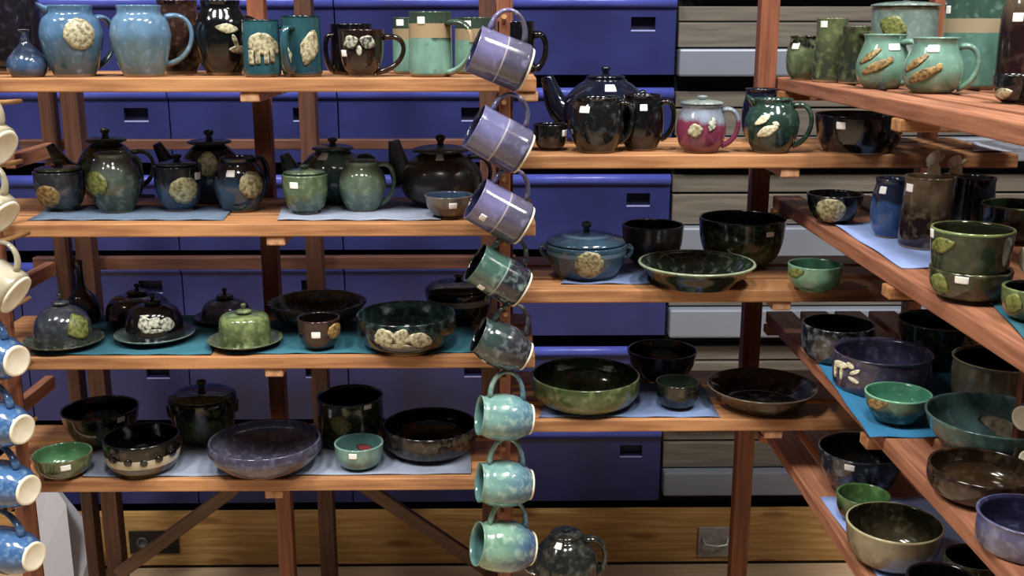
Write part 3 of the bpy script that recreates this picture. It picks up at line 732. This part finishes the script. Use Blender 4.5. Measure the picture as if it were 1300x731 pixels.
# ------------------------------------------------ left rack, third shelf
pot('butter_dish','smoky grey domed butter dish with a green leaf on a green plate','butter dish','L3',80,72,386,yb=448,prof=[(1,0),(1,.15),(.97,.4),(.86,.68),(.62,.88),(.3,1)],g=G_cloud,lid=(22,3,10),plate=(98,5,G_pltd),lift=.0012,dec=[('leaf',99,420,28,34,MEDG)])
pot('bottle_vase','tall smoky bottle with a thin neck behind the leaf butter dish','vase','L3',101,42,330,Y=2.25,prof=[(.8,0),(1,.12),(1,.28),(.7,.45),(.3,.56),(.22,.7),(.2,.9),(.24,1)],g=G_blkb)
pot('butter_dish','black domed butter dish with cream relief on a pale blue-green plate','butter dish','L3',196,70,384,yb=440,prof=[(1,0),(1,.3),(.97,.6),(.82,.86),(.5,1)],g=G_blk,lid=(22,2,9),plate=(100,5,G_plt),lift=.0012,dec=[('scene',198,412,44,26,MEDW)])
pot('butter_dish','dark brown domed dish behind the black butter dish','butter dish','L3',177,80,372,Y=2.25,prof=[(1,0),(1,.3),(.95,.6),(.8,.86),(.5,1)],g=G_brn,lid=(26,3,9),plate=(80,4,G_blk))
pot('butter_dish','leaf-green drum-shaped butter dish on a green plate','butter dish','L3',311,64,396,yb=447,prof=[(1,0),(1,.2),(.99,.6),(.94,.88),(.8,1)],g=G_leafg,lid=(20,2,9),plate=(94,5,G_pltg),lift=.0012)
pot('butter_dish','purple-grey dome behind the leaf-green butter dish','butter dish','L3',287,62,378,Y=2.255,prof=[(1,0),(1,.2),(.95,.5),(.8,.8),(.45,1)],g=G_purp,lid=(22,3,9),plate=(78,4,G_purp))
pot('fluted_bowl','wide dark olive bowl with a fluted rim at the back of the third shelf','bowl','L3',404,120,368,Y=2.23,prof='bowl',g=G_fl,inner=G_fl,flute=.05,nfl=26,wall=.006)
pot('small_bowl','small dark red bowl with a tan medallion and white sticker','bowl','L3',405,54,396,yb=446,prof='cup',g=G_dred,inner=G_brnin,lift=.0012,dec=[('disc',425,424,16,20,MEDT),(TAG,401,426,11,8,S)])
pot('serving_bowl','large black and teal bowl with cream village relief on its side','bowl','L3',516,126,382,yb=450,prof='dish',g=G_mix,inner=G_mixin,lift=.0012,dec=[('scene',510,426,74,28,MEDC)])
pot('casserole','black lidded casserole with a cream band in the back right corner of the third shelf','casserole','L3',583,86,364,Y=2.25,prof='cass',g=glaze('#0f1012','#0c0c0e',.5,.1,speck='#2c2c30',sp=.7,band=(.62,.8,'#8c887c')),lid=(84,9,8))
# ------------------------------------------------ left rack, lowest shelf
pot('small_bowl','small stickered green bowl with leaf-green inside, left end of the lowest shelf','bowl','L4',80,72,561,yb=609,prof='cup',g=G_olvl,inner=glaze('#3f8048','#4c9a58',.5,.2,foot=None,speck='#7ab87a',sp=.7),dec=[(TAG,82,596,12,7,S)])
pot('serving_bowl','dark olive bowl behind the small green bowl','bowl','L4',129,94,502,Y=2.2,prof='bowl',g=G_forest,inner=G_darkin,dec=[(TAG,152,536,9,7,S)])
pot('serving_bowl','black bowl with a cream patterned band around its side','bowl','L4',181,94,536,yb=606,prof='dish',g=glaze('#14110f','#4c3c2a',.4,.02,speck='#6a5a44',sp=.68,band=(.36,.62,'#c9c09a')),inner=G_darkin,lift=.0012,dec=[('disc',x,590-abs(x-181)*.1,9,9,G_blk) for x in (146,163,181,199,216)])
pot('casserole','dark green lidded casserole at the back of the lowest shelf','casserole','L4',259,84,500,Y=2.215,prof='cass',g=G_forest,lid=(80,7,14),handle=[(303,512,524),(215,512,524)])
pot('serving_bowl','wide purple-grey bowl with rounded shoulders','bowl','L4',337,142,532,yb=607,prof='wide',g=G_purp,inner=glaze('#5a566c','#4c4860',.5,.2,speck='#7c789a',sp=.6,foot=None),lift=.0012)
pot('planter_pot','deep dark green pot with a faint leaf, behind the small aqua bowl','pot','L4',445,84,488,Y=2.2,prof='pot',g=G_olv,inner=G_darkin,dec=[('leafup',432,540,30,26,MEDG),(TAG,466,519,9,6,S)])
pot('small_bowl','small aqua bowl with a red spot inside and a white sticker','bowl','L4',456,62,550,yb=598,prof='cup',g=G_aqua,inner=G_aquain,lift=.0012,dec=[(TAG,448,580,10,7,S)],spot=(2.75,.42,26,11,glaze('#c8403c','#c8403c',foot=None),'red glaze spot'))
pot('serving_dish','wide dark brown glossy dish beside the hanging turquoise mugs','dish','L4',546,120,517,yb=586,prof='dish',g=glaze('#241c18','#2a221e',.5,.2,speck='#6a5c4c',sp=.6),inner=G_brnin,lift=.0012)
# ------------------------------------------------ middle rack, upper shelf
pot('small_cup','small dark cup right of the hanging mugs on the upper middle shelf','cup','M1',699,44,156,yb=192,prof='cup',g=G_dsp,inner=G_darkin,dec=[(TAG,717,170,6,8,S)])
pot('teapot','large navy teapot with a disc lid and raised spout','teapot','M1',768,108,100,Y=2.24,prof='tea',g=G_navt,lid=(48,3,11),spout=(694,97,140),handle=(822,118,160),dec=[(TAG,774,113,13,8,S)])
pot('mug','black-green mug with a white sticker, in front of the navy teapot','mug','M1',758,68,122,yb=195,prof='rmug',g=G_dsp,inner=G_darkin,handle=(805,132,180),dec=[(TAG,742,140,12,8,S)])
pot('mug','black mug with a round handle, left of the maroon jug','mug','M1',815,56,119,Y=2.085,prof='rmug',g=G_blk,inner=G_darkin,handle=(858,130,176),dec=[(TAG,817,137,9,8,S)])
pot('honey_pot','maroon lidded mug with a grey-blue shoulder and cream flower reliefs','pot','M1',890,62,133,yb=195,prof='jar',g=G_mar,lidg=glaze('#8fa29c','#7f928c',.5,foot=None,speck='#b5c4be',sp=.6),lid=(54,3,7),handle=(939,140,184),dec=[('leaf',883,166,19,18,MEDC),('leafup',903,158,10,18,MEDW)])
pot('storage_jar','dark blue rimmed jar behind the dark green jug','jar','M1',966,46,112,Y=2.23,prof='jar',g=G_navt)
pot('jug','dark green jug with a cream bird relief and white-tipped spout','jug','M1',980,68,124,yb=195,prof='jug',g=G_dgrn,handle=(1031,134,184),spout=(945,120,140,'lip'),dec=[('fish',973,162,30,38,MEDP)])
pot('serving_bowl','black glossy bowl with a white sticker on the upper middle shelf','bowl','M1',1090,110,141,yb=196,prof=[(.74,0),(.76,.04),(.9,.3),(.97,.65),(1,1)],g=glaze('#16131f','#16161a',.4,.2,speck='#3a3a44',sp=.64),inner=G_darkin,dec=[(TAG,1069,161,11,9,S)])
# ------------------------------------------------ middle rack, second shelf
pot('casserole','blue lidded casserole with side lugs and a cream medallion','casserole','M2',744,104,306,yb=357,prof='cass',g=G_casb,lid=(100,11,15),handle=[(684,312,326),(804,312,326)],lift=.0012,dec=[('disc',748,329,35,36,MED)])
pot('serving_bowl','grey-brown bowl between the blue casserole and the dark green bowl','bowl','M2',828,78,278,Y=2.235,prof='deep',g=glaze('#4a4240','#3e3834',.5,.2,speck='#6a625c',sp=.6,rough=.3),inner=G_darkin)
pot('pie_dish','green-rimmed scalloped pie dish with a dark glossy inside','dish','M2',884,150,318,yb=371,prof='pie',g=G_gpie,inner=G_gin,flute=.012,nfl=46,wall=.008)
pot('serving_bowl','black-green deep bowl with leafy lower half, behind the pie dish','bowl','M2',941,108,267,Y=2.215,prof='deep',g=G_forest,inner=G_darkin,dec=[(TAG,975,299,9,6,S)])
pot('small_bowl','small jade green bowl standing alone on the second middle shelf','bowl','M2',1034,68,328,yb=372,prof='cup',g=G_jade,inner=glaze('#2f6a4c','#2c5c44',.5,.2,foot=None),dec=[('leaf',1011,350,20,12,MEDG)])
# ------------------------------------------------ middle rack, third shelf
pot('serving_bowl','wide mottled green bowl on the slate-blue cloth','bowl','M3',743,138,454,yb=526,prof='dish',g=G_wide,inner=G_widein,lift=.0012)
pot('serving_bowl','dark navy bowl behind the small leaf bowl on the third middle shelf','bowl','M3',840,88,431,Y=2.245,prof='bowl',g=glaze('#1c2130','#1c2026',.5,.2,speck='#4a5468',sp=.62),inner=G_darkin)
pot('small_bowl','small black-green bowl with a pale green spot inside','bowl','M3',860,56,475,yb=521,prof='cup',g=glaze('#1a2016','#101410',.5,.2,speck='#5c6a48',sp=.62),inner=glaze('#3a5040','#7fae88',.35,.2,foot=None),lift=.0012)
pot('serving_dish','shallow brown dish with a pale rim at the right of the third middle shelf','dish','M3',967,138,467,yb=528,prof='pie',g=G_dish,inner=glaze('#4c4438','#161210',.72,.15,speck='#5a5244',sp=.62,foot=None))
pot('teapot','squat dark green-grey teapot at the foot of the hanging mugs','teapot','M4',718,82,678,Y=2.10,prof='tea',g=glaze('#2a2f2c','#2c322c',.5,.2,speck='#6a746a',sp=.62),lid=(40,4,4),spout=(682,694,716),handle=(771,684,726,0,.0065),dec=[(TAG,709,700,8,6,S)])
# ------------------------------------------------ right rack, upper shelf
pot('small_jar','small leafy green jar with black neck, far end of the upper right shelf','jar','R1',1021,44,46,Y=2.24,prof='jar',g=glaze('#1a1a14','#5f7344',.72,.06,speck='#8a9a60',sp=.58),dec=[(TAG,1010,59,8,7,S)])
pot('tall_mug','tall olive mug with a faint leaf, beside the small leafy jar','mug','R1',1056,42,24,Y=2.15,prof='tall',g=G_olvl,inner=G_darkin,dec=[(TAG,1046,31,8,8,S)])
pot('tall_mug','tall dark olive mug with a looped handle, behind the first pale green jug','mug','R1',1087,38,34,Y=2.09,prof='tall',g=G_olv,inner=G_darkin,handle=(1112,44,88,-1.0))
pot('canister','pale grey-green lidded canister with a leaf medallion at the back of the upper right shelf','canister','R1',1147,82,10,Y=2.13,prof='pot',g=G_plg,lid=(84,4,8),dec=[('leafup',1134,34,34,28,MEDG)])
pot('jug','pale green jug with fish reliefs, behind the other fish jug','jug','R1',1122,66,44,Y=1.93,prof='fish',g=G_jugg,handle=(1172,54,104,-.5),dec=[('fish',1112,80,46,34,MEDT),(TAG,1134,60,13,8,S)])
pot('jug','pale green jug with fish reliefs and a big round handle, nearest the shelf edge','jug','R1',1186,74,48,Y=1.80,prof='fish',g=G_jugg,handle=(1241,60,116),dec=[('fish',1172,90,50,38,MEDT),(TAG,1184,62,14,9,S)])
pot('canister','large teal canister with a cream band under a dark green shoulder','canister','R1',1244,84,-22,Y=1.93,prof='cyl',g=G_can,dec=[(TAG,1208,12,6,10,S)])
pot('bottle_vase','dark maroon bottle at the right edge of the upper right shelf','vase','R1',1306,56,-40,Y=1.80,prof=[(.9,0),(1,.1),(1,.6),(.8,.78),(.5,.9),(.52,1)],g=glaze('#6b5a40','#2c1416',.62,.1,speck='#5a3a34',sp=.64),dec=[(TAG,1298,22,12,11,S)])
pot('small_cup','small black speckled cup with cream relief, right edge of the upper right shelf','cup','R1',1290,58,94,Y=1.56,prof='cup',g=G_dsp,inner=G_darkin,dec=[('leaf',1275,120,22,14,MEDC)])
# ------------------------------------------------ right rack, second shelf
pot('serving_bowl','black bowl with a round cream medallion at the far end of the second right shelf','bowl','R2',1059,70,241,yb=286,prof='bowl',g=G_blk,inner=G_darkin,dec=[('disc',1055,265,36,32,MED)])
pot('vase','blue vase with a navy neck on the second right shelf','vase','R2',1130,48,224,yb=303,prof='jar',g=G_bvase,lift=.0012,dec=[(TAG,1120,243,8,9,S)])
pot('storage_jar','tall brown and cream glazed jar between the blue vase and the stacked pots','jar','R2',1177,66,220,yb=318,prof='tall',g=G_bjar,lift=.0012,dec=[(TAG,1154,242,8,10,S)],key='bjar')
pot('storage_jar','dark grey jar with a pale rim, behind the stacked green pots','jar','R2',1238,52,222,Y=1.915,prof='tall',g=G_blkb)
pot('serving_bowl','dark green deep bowl at the right edge of the picture, behind the stacked pots','bowl','R2',1292,94,252,Y=1.81,prof='deep',g=glaze('#2c4028','#141812',.75,.15,speck='#4a5c38',sp=.6,rim='#6f8050'),inner=G_widein)
pot('serving_bowl','olive-brown bowl with a white sticker, under the green pot','bowl','R2',1231,100,330,yb=386,prof='cup',g=glaze('#3a3a20','#4c4424',.5,.2,speck='#7a8a44',sp=.6),inner=G_darkin,key='lower',dec=[(TAG,1222,352,16,9,S),('leafup',1196,352,22,30,MEDG)],wall=.006)
b0,r0_,h0,_ = POTS['lower']
pot('planter_pot','dark green pot with a pale rim, stacked in the olive-brown bowl','pot',b0.z+h0*.34,1232,100,281,Y=b0.y,prof=[(.7,0),(.8,.12),(.9,.35),(.96,.7),(1,1)],g=G_ggrn,inner=glaze('#2c3018','#33381c',.5,.2,foot=None),dec=[(TAG,1184,297,6,11,S),('leaf',1198,318,30,20,MEDG)])
pot('planter_pot','leafy green pot on the teal cloth at the right edge of the picture','pot','R2',1312,78,356,yb=412,prof='cup',g=G_leafg,inner=G_darkin,dec=[('leafup',1290,378,20,30,MEDG)],lift=.0012)
# ------------------------------------------------ right rack, third shelf
pot('serving_bowl','black carved bowl at the far end of the third right shelf','bowl','R3',1063,90,399,yb=466,prof='dish',g=G_carv,inner=G_darkin)
pot('casserole','dark green bowl in the shadow at the back of the third right shelf','bowl','R3',1192,104,393,yb=472,prof='bowl',g=glaze('#1d2a1c','#12160f',.6,.2,speck='#5a6a48',sp=.6),inner=G_darkin)
pot('planter_pot','wide purple-grey pot with pale animal reliefs','pot','R3',1119,122,428,yb=506,prof='pot',g=G_purp,inner=G_purin,lift=.0012,dec=[('animal',1077,474,36,32,MEDP)])
pot('small_bowl','small jade bowl with a bright green inside and a tan relief','bowl','R3',1139,82,485,yb=542,prof='bowl',g=glaze('#5a8f72','#1d3c30',.62,.15,speck='#7aae8c',sp=.6,rim='#7cb894'),inner=G_jadein,lift=.0012,dec=[('leaf',1114,518,28,14,MEDT)])
pot('planter_pot','tan deep pot behind the wide teal bowl','pot','R3',1268,116,438,yb=522,prof='pot',g=G_tan,inner=G_brnin)
pot('serving_bowl','wide teal bowl with a sandy patch inside','bowl','R3',1262,168,498,yb=589,prof='bowl',g=G_tealw,inner=G_tealwi,spot=(2.95,.3,62,18,glaze('#b5ac88','#b5ac88',speck='#4a4230',sp=.55,foot=None,mscale=60),'sandy glaze patch'))
pot('serving_dish','dark brown glossy dish in front of the wide teal bowl','dish','R3',1246,132,568,yb=646,prof='dish',g=glaze('#2e1c14','#33201a',.4,.2,speck='#6a4a34',sp=.62,foot='#b5a684'),inner=glaze('#2c1c10','#4a3416',.4,.2,speck='#6a5028',sp=.62,foot=None))
pot('planter_pot','lavender-blue pot near the right edge of the third right shelf','pot','R3',1304,124,627,yb=716,prof='pot',g=G_lav,inner=G_lavin)
# ------------------------------------------------ right rack, lowest shelf
pot('serving_bowl','speckled dark blue bowl at the far end of the lowest right shelf','bowl','R4',1092,106,549,Y=1.93,prof='bowl',g=G_spk,inner=G_darkin,dec=[(TAG,1080,598,12,8,S)])
pot('small_bowl','small bright green bowl behind the tan bowl','bowl','R4',1095,66,613,yb=668,prof='cup',g=glaze('#4c7a34','#1a2614',.7,.15,speck='#7aa050',sp=.6),inner=glaze('#4c8a34','#3f7a30',.5,.2,speck='#8ac060',sp=.6,foot=None))
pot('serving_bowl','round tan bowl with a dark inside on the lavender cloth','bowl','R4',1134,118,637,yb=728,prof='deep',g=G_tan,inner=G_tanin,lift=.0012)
pot('planter_pot','dark olive pot under the edge of the third right shelf, right of the tan bowl','pot','R4',1234,72,690,Y=1.53,prof='pot',g=G_olv,inner=G_darkin)
pot('serving_bowl','black speckled bowl in front of the tan bowl, cut off by the picture bottom','bowl','R4',1196,88,713,Y=1.34,prof='bowl',g=G_dsp,inner=G_darkin,lift=.0012)

# two little sculpted figures standing behind the tall brown jar
def figure(label, px, pyt, Y, hpx):
    z0=SH['R2']; b=atY(px,pyt,Y); k=mpp(b); top=b.z
    root=thing('figurine_jar',label,'jar',(b.x,Y,z0)); bm=bmesh.new(); hh=top-z0-hpx*k
    lathe(bm,[(0,0),(.017,0),(.022,.01),(.024,hh*.5),(.022,hh*.9),(.018,hh),(0,hh)],30); obj('body',bm,G_bjar,root)
    bm=bmesh.new(); H=hpx*k
    m=plain('bare_tan_clay','#efe2c0',.6)
    sweep(bm,crom([(0,0,hh-.001),(.004,0,hh+H*.3),(-.003,0,hh+H*.55),(.002,0,hh+H*.78),(.006,0,hh+H)],4),[.012,.0125,.012,.010,.0085,.0075,.0085,.0105,.0115,.011,.0105,.0105,.0095,.0085,.006,.004,.003][:17],12)
    sweep(bm,[(.003,0,hh+H*.5),(.013,-.003,hh+H*.62),(.016,-.004,hh+H*.8)],[.004,.0035,.003],8)
    sweep(bm,[(-.003,0,hh+H*.5),(-.012,-.004,hh+H*.4),(-.008,-.01,hh+H*.3)],[.004,.0035,.003],8)
    obj('figure_knob',bm,m,root)
figure('jar topped by a tan standing figurine, behind the brown and cream jar',1187,190,1.945,32)
figure('jar topped by a smaller tan figurine, behind the dark grey jar',1214,197,1.965,24)

# ------------------------------------------------ hanging mugs, centre column
G_lil = glaze('#7d78b4','#5e5a78',.5,.06,speck='#9a98cc',sp=.66,foot=None,band=(.47,.5,'#b3a6a8'))
G_lil2= glaze('#7a7ab8','#625c80',.5,.06,speck='#a0a0d4',sp=.64,foot=None,band=(.5,.53,'#b8aab0'))
G_gbk = glaze('#3f6f62','#2c2c3c',.5,.05,speck='#8fb8a4',sp=.62,foot=None,band=(.47,.5,'#8c9c98'))
G_gbk2= glaze('#2f4c48','#33343e',.6,.2,speck='#8a98a0',sp=.6,foot=None)
G_tq  = glaze('#6fb0a6','#4a88a8',.5,.3,speck='#b8dcc4',sp=.58,foot=None,streak=.7)
G_tq2 = glaze('#7ab898','#3f70a8',.42,.25,speck='#b0dcc0',sp=.6,foot=None,streak=.7)
HG='mugs hanging in the centre column'
YM=1.90
hung_mug('topmost lilac mug of the centre column, hanging tilted beside the banded mugs',(602,62),(667,88),YM,62,'mug',G_lil,G_lavin,30,HG,dy=-.01)
hung_mug('lilac mug hanging tilted just below the topmost one, its foot beside the small dark cup',(602,160),(664,195),YM,62,'mug',G_lil2,G_lavin,28,HG,dy=-.01)
hung_mug('lilac mug hanging tilted beside the small brown and blue bowl',(604,252),(664,286),YM,60,'mug',G_lil,G_lavin,27,HG,dy=-.01,dec=[('tag',-.5,.78,9,8,S)])
hung_mug('green-shouldered dark mug hanging tilted with a white sticker, level with the blue casserole lid',(604,333),(661,367),YM,56,'mug',G_gbk,G_darkin,26,HG,dy=-.01,dec=[('tag',-.9,.72,9,9,S)])
hung_mug('glossy charcoal mug with soft round belly, hanging just above the turquoise mugs',(608,425),(667,452),YM,58,'rmug',G_gbk2,G_darkin,27,HG,dy=-.01,dec=[('tag',-1.2,.72,7,6,S)])
hung_mug('turquoise round mug, uppermost of the three hanging turquoise ones',(609,527),(672,532),YM,60,'rmug',G_tq,G_aquain,30,HG,dy=-.02,footmat=FOOT)
hung_mug('turquoise round mug, middle one of the three hanging turquoise ones',(609,612),(672,615),YM,60,'rmug',G_tq,G_aquain,30,HG,dy=-.02)
hung_mug('turquoise and blue round mug, lowest of the hanging column',(606,690),(673,696),YM,66,'rmug',G_tq2,G_aquain,30,HG,dy=-.03)
xc = atY(641,300,1.975).x
zpg=[]
for px,py in ((640,27),(640,135),(640,232),(640,314),(642,402),(640,484),(639,572),(638,654)):
    q=atY(px,py,YM); zpg.append((q.x,q.z,1.975-YM+.012))
pegrail('narrow upright stick with pegs down the centre, carrying the hanging lilac and turquoise mugs',xc,1.975,.3,1.66,zpg)
# left column
G_crm = glaze('#cfc8ae','#c4b994',.5,.3,speck='#9a9468',sp=.62,foot=None)
G_bl3 = glaze('#3c86cc','#2f6cae',.5,.3,speck='#86b8e0',sp=.62,foot=None)
HL='mugs hanging at the left edge'; YL=1.855
for lab,rim,ft,w,g,dy,dc in (
  ('cream mug hanging at the left edge, topmost of the cream ones',(-44,160),(3,188),56,G_crm,.02,[]),
  ('cream mug hanging at the left edge, beside the amber-medallion jar',(-44,238),(4,276),56,G_crm,.02,[]),
  ('cream mug hanging at the left edge, lowest of the cream ones',(-34,340),(20,374),60,G_crm,.01,[]),
  ('blue mug hanging at the left edge, beside the leaf butter dish',(-36,446),(21,458),62,G_bl3,.05,[('disc',-1.0,.42,34,34,MEDC)]),
  ('blue mug hanging at the left edge, level with the dark olive bowl',(-32,528),(28,545),60,G_bl3,.05,[('disc',-1.0,.55,32,32,MEDC)]),
  ('blue mug hanging at the left edge, beside the small green bowl',(-24,606),(36,622),60,G_bl3,.05,[('disc',-1.0,.62,32,32,MEDC)]),
  ('blue mug hanging at the left edge, lowest of the column',(-18,690),(43,706),58,G_bl3,.05,[('disc',-1.0,.6,32,32,MEDC)])):
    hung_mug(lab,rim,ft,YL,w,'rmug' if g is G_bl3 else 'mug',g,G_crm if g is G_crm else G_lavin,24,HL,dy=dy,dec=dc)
xl_=atY(-4,300,1.975).x; zpl=[]
for px,py in ((-14,135),(-12,216),(-2,312),(0,400),(4,486),(10,562),(16,648)):
    q=atY(px,py,YL); zpl.append((q.x,q.z,1.975-YL+.012))
pegrail('narrow upright stick at the left edge carrying the cream and blue mugs',xl_,1.975,.3,1.66,zpl,lean=0)
# right column, close to the camera
HR='mugs hanging at the right edge'; YR=1.37
hung_mug('purple-blue mug hanging at the right edge, in front of the wide teal bowl',(1370,516),(1300,531),YR,50,'rmug',glaze('#4a4cb0','#5a4a8c',.5,.3,speck='#8a88d8',sp=.6,foot=None),G_lavin,26,HR,dy=.05)
hung_mug('cream mug hanging at the right edge, below the purple-blue one',(1370,572),(1308,586),YR,48,'rmug',G_crm,G_lavin,24,HR,dy=.05)
hung_mug('pale lilac mug hanging at the right edge, beside the stacked green pots',(1380,318),(1312,330),YR,64,'rmug',G_lil,G_lavin,26,HR,dy=.05)
zpr=[]
for px,py in ((1338,278),(1338,478),(1342,536)):
    q=atY(px,py,YR+.02); zpr.append(((XS[1][1]+XS[2][0])/2,q.z,.055))
pegrail('narrow upright stick just outside the right edge carrying three mugs',(XS[1][1]+XS[2][0])/2,1.44,.3,1.66,zpr,w=.014)

# ---------------------------------------------------------------- light
w = bpy.data.worlds.new('world'); bpy.context.scene.world = w; w.use_nodes = True
bg = w.node_tree.nodes['Background']; bg.inputs[0].default_value = (.75,.82,1,1); bg.inputs[1].default_value = .06
def lamp(x,y,z,sx,sy,power,col=(1,.97,.92)):
    d = bpy.data.lights.new('ceiling_lamp','AREA'); d.shape='RECTANGLE'; d.size=sx; d.size_y=sy; d.energy=power; d.color=col
    o = bpy.data.objects.new('ceiling_lamp',d); C.objects.link(o); o.location=(x,y,z)
    o.rotation_euler=(0,0,0); return o
for x,y,z,p in ((-1.6,.55,4.4,130),(1.3,.6,4.4,130),(-.1,.2,4.4,90),(-3.2,.3,4.4,60),(3.0,.4,4.4,60)):
    lamp(x,y,z,.5,1.0,p)
sc = bpy.context.scene
sc.view_settings.view_transform='Standard'; sc.view_settings.look='None'; sc.view_settings.gamma=1; sc.view_settings.use_curve_mapping=False
sc.view_settings.exposure = 0.15
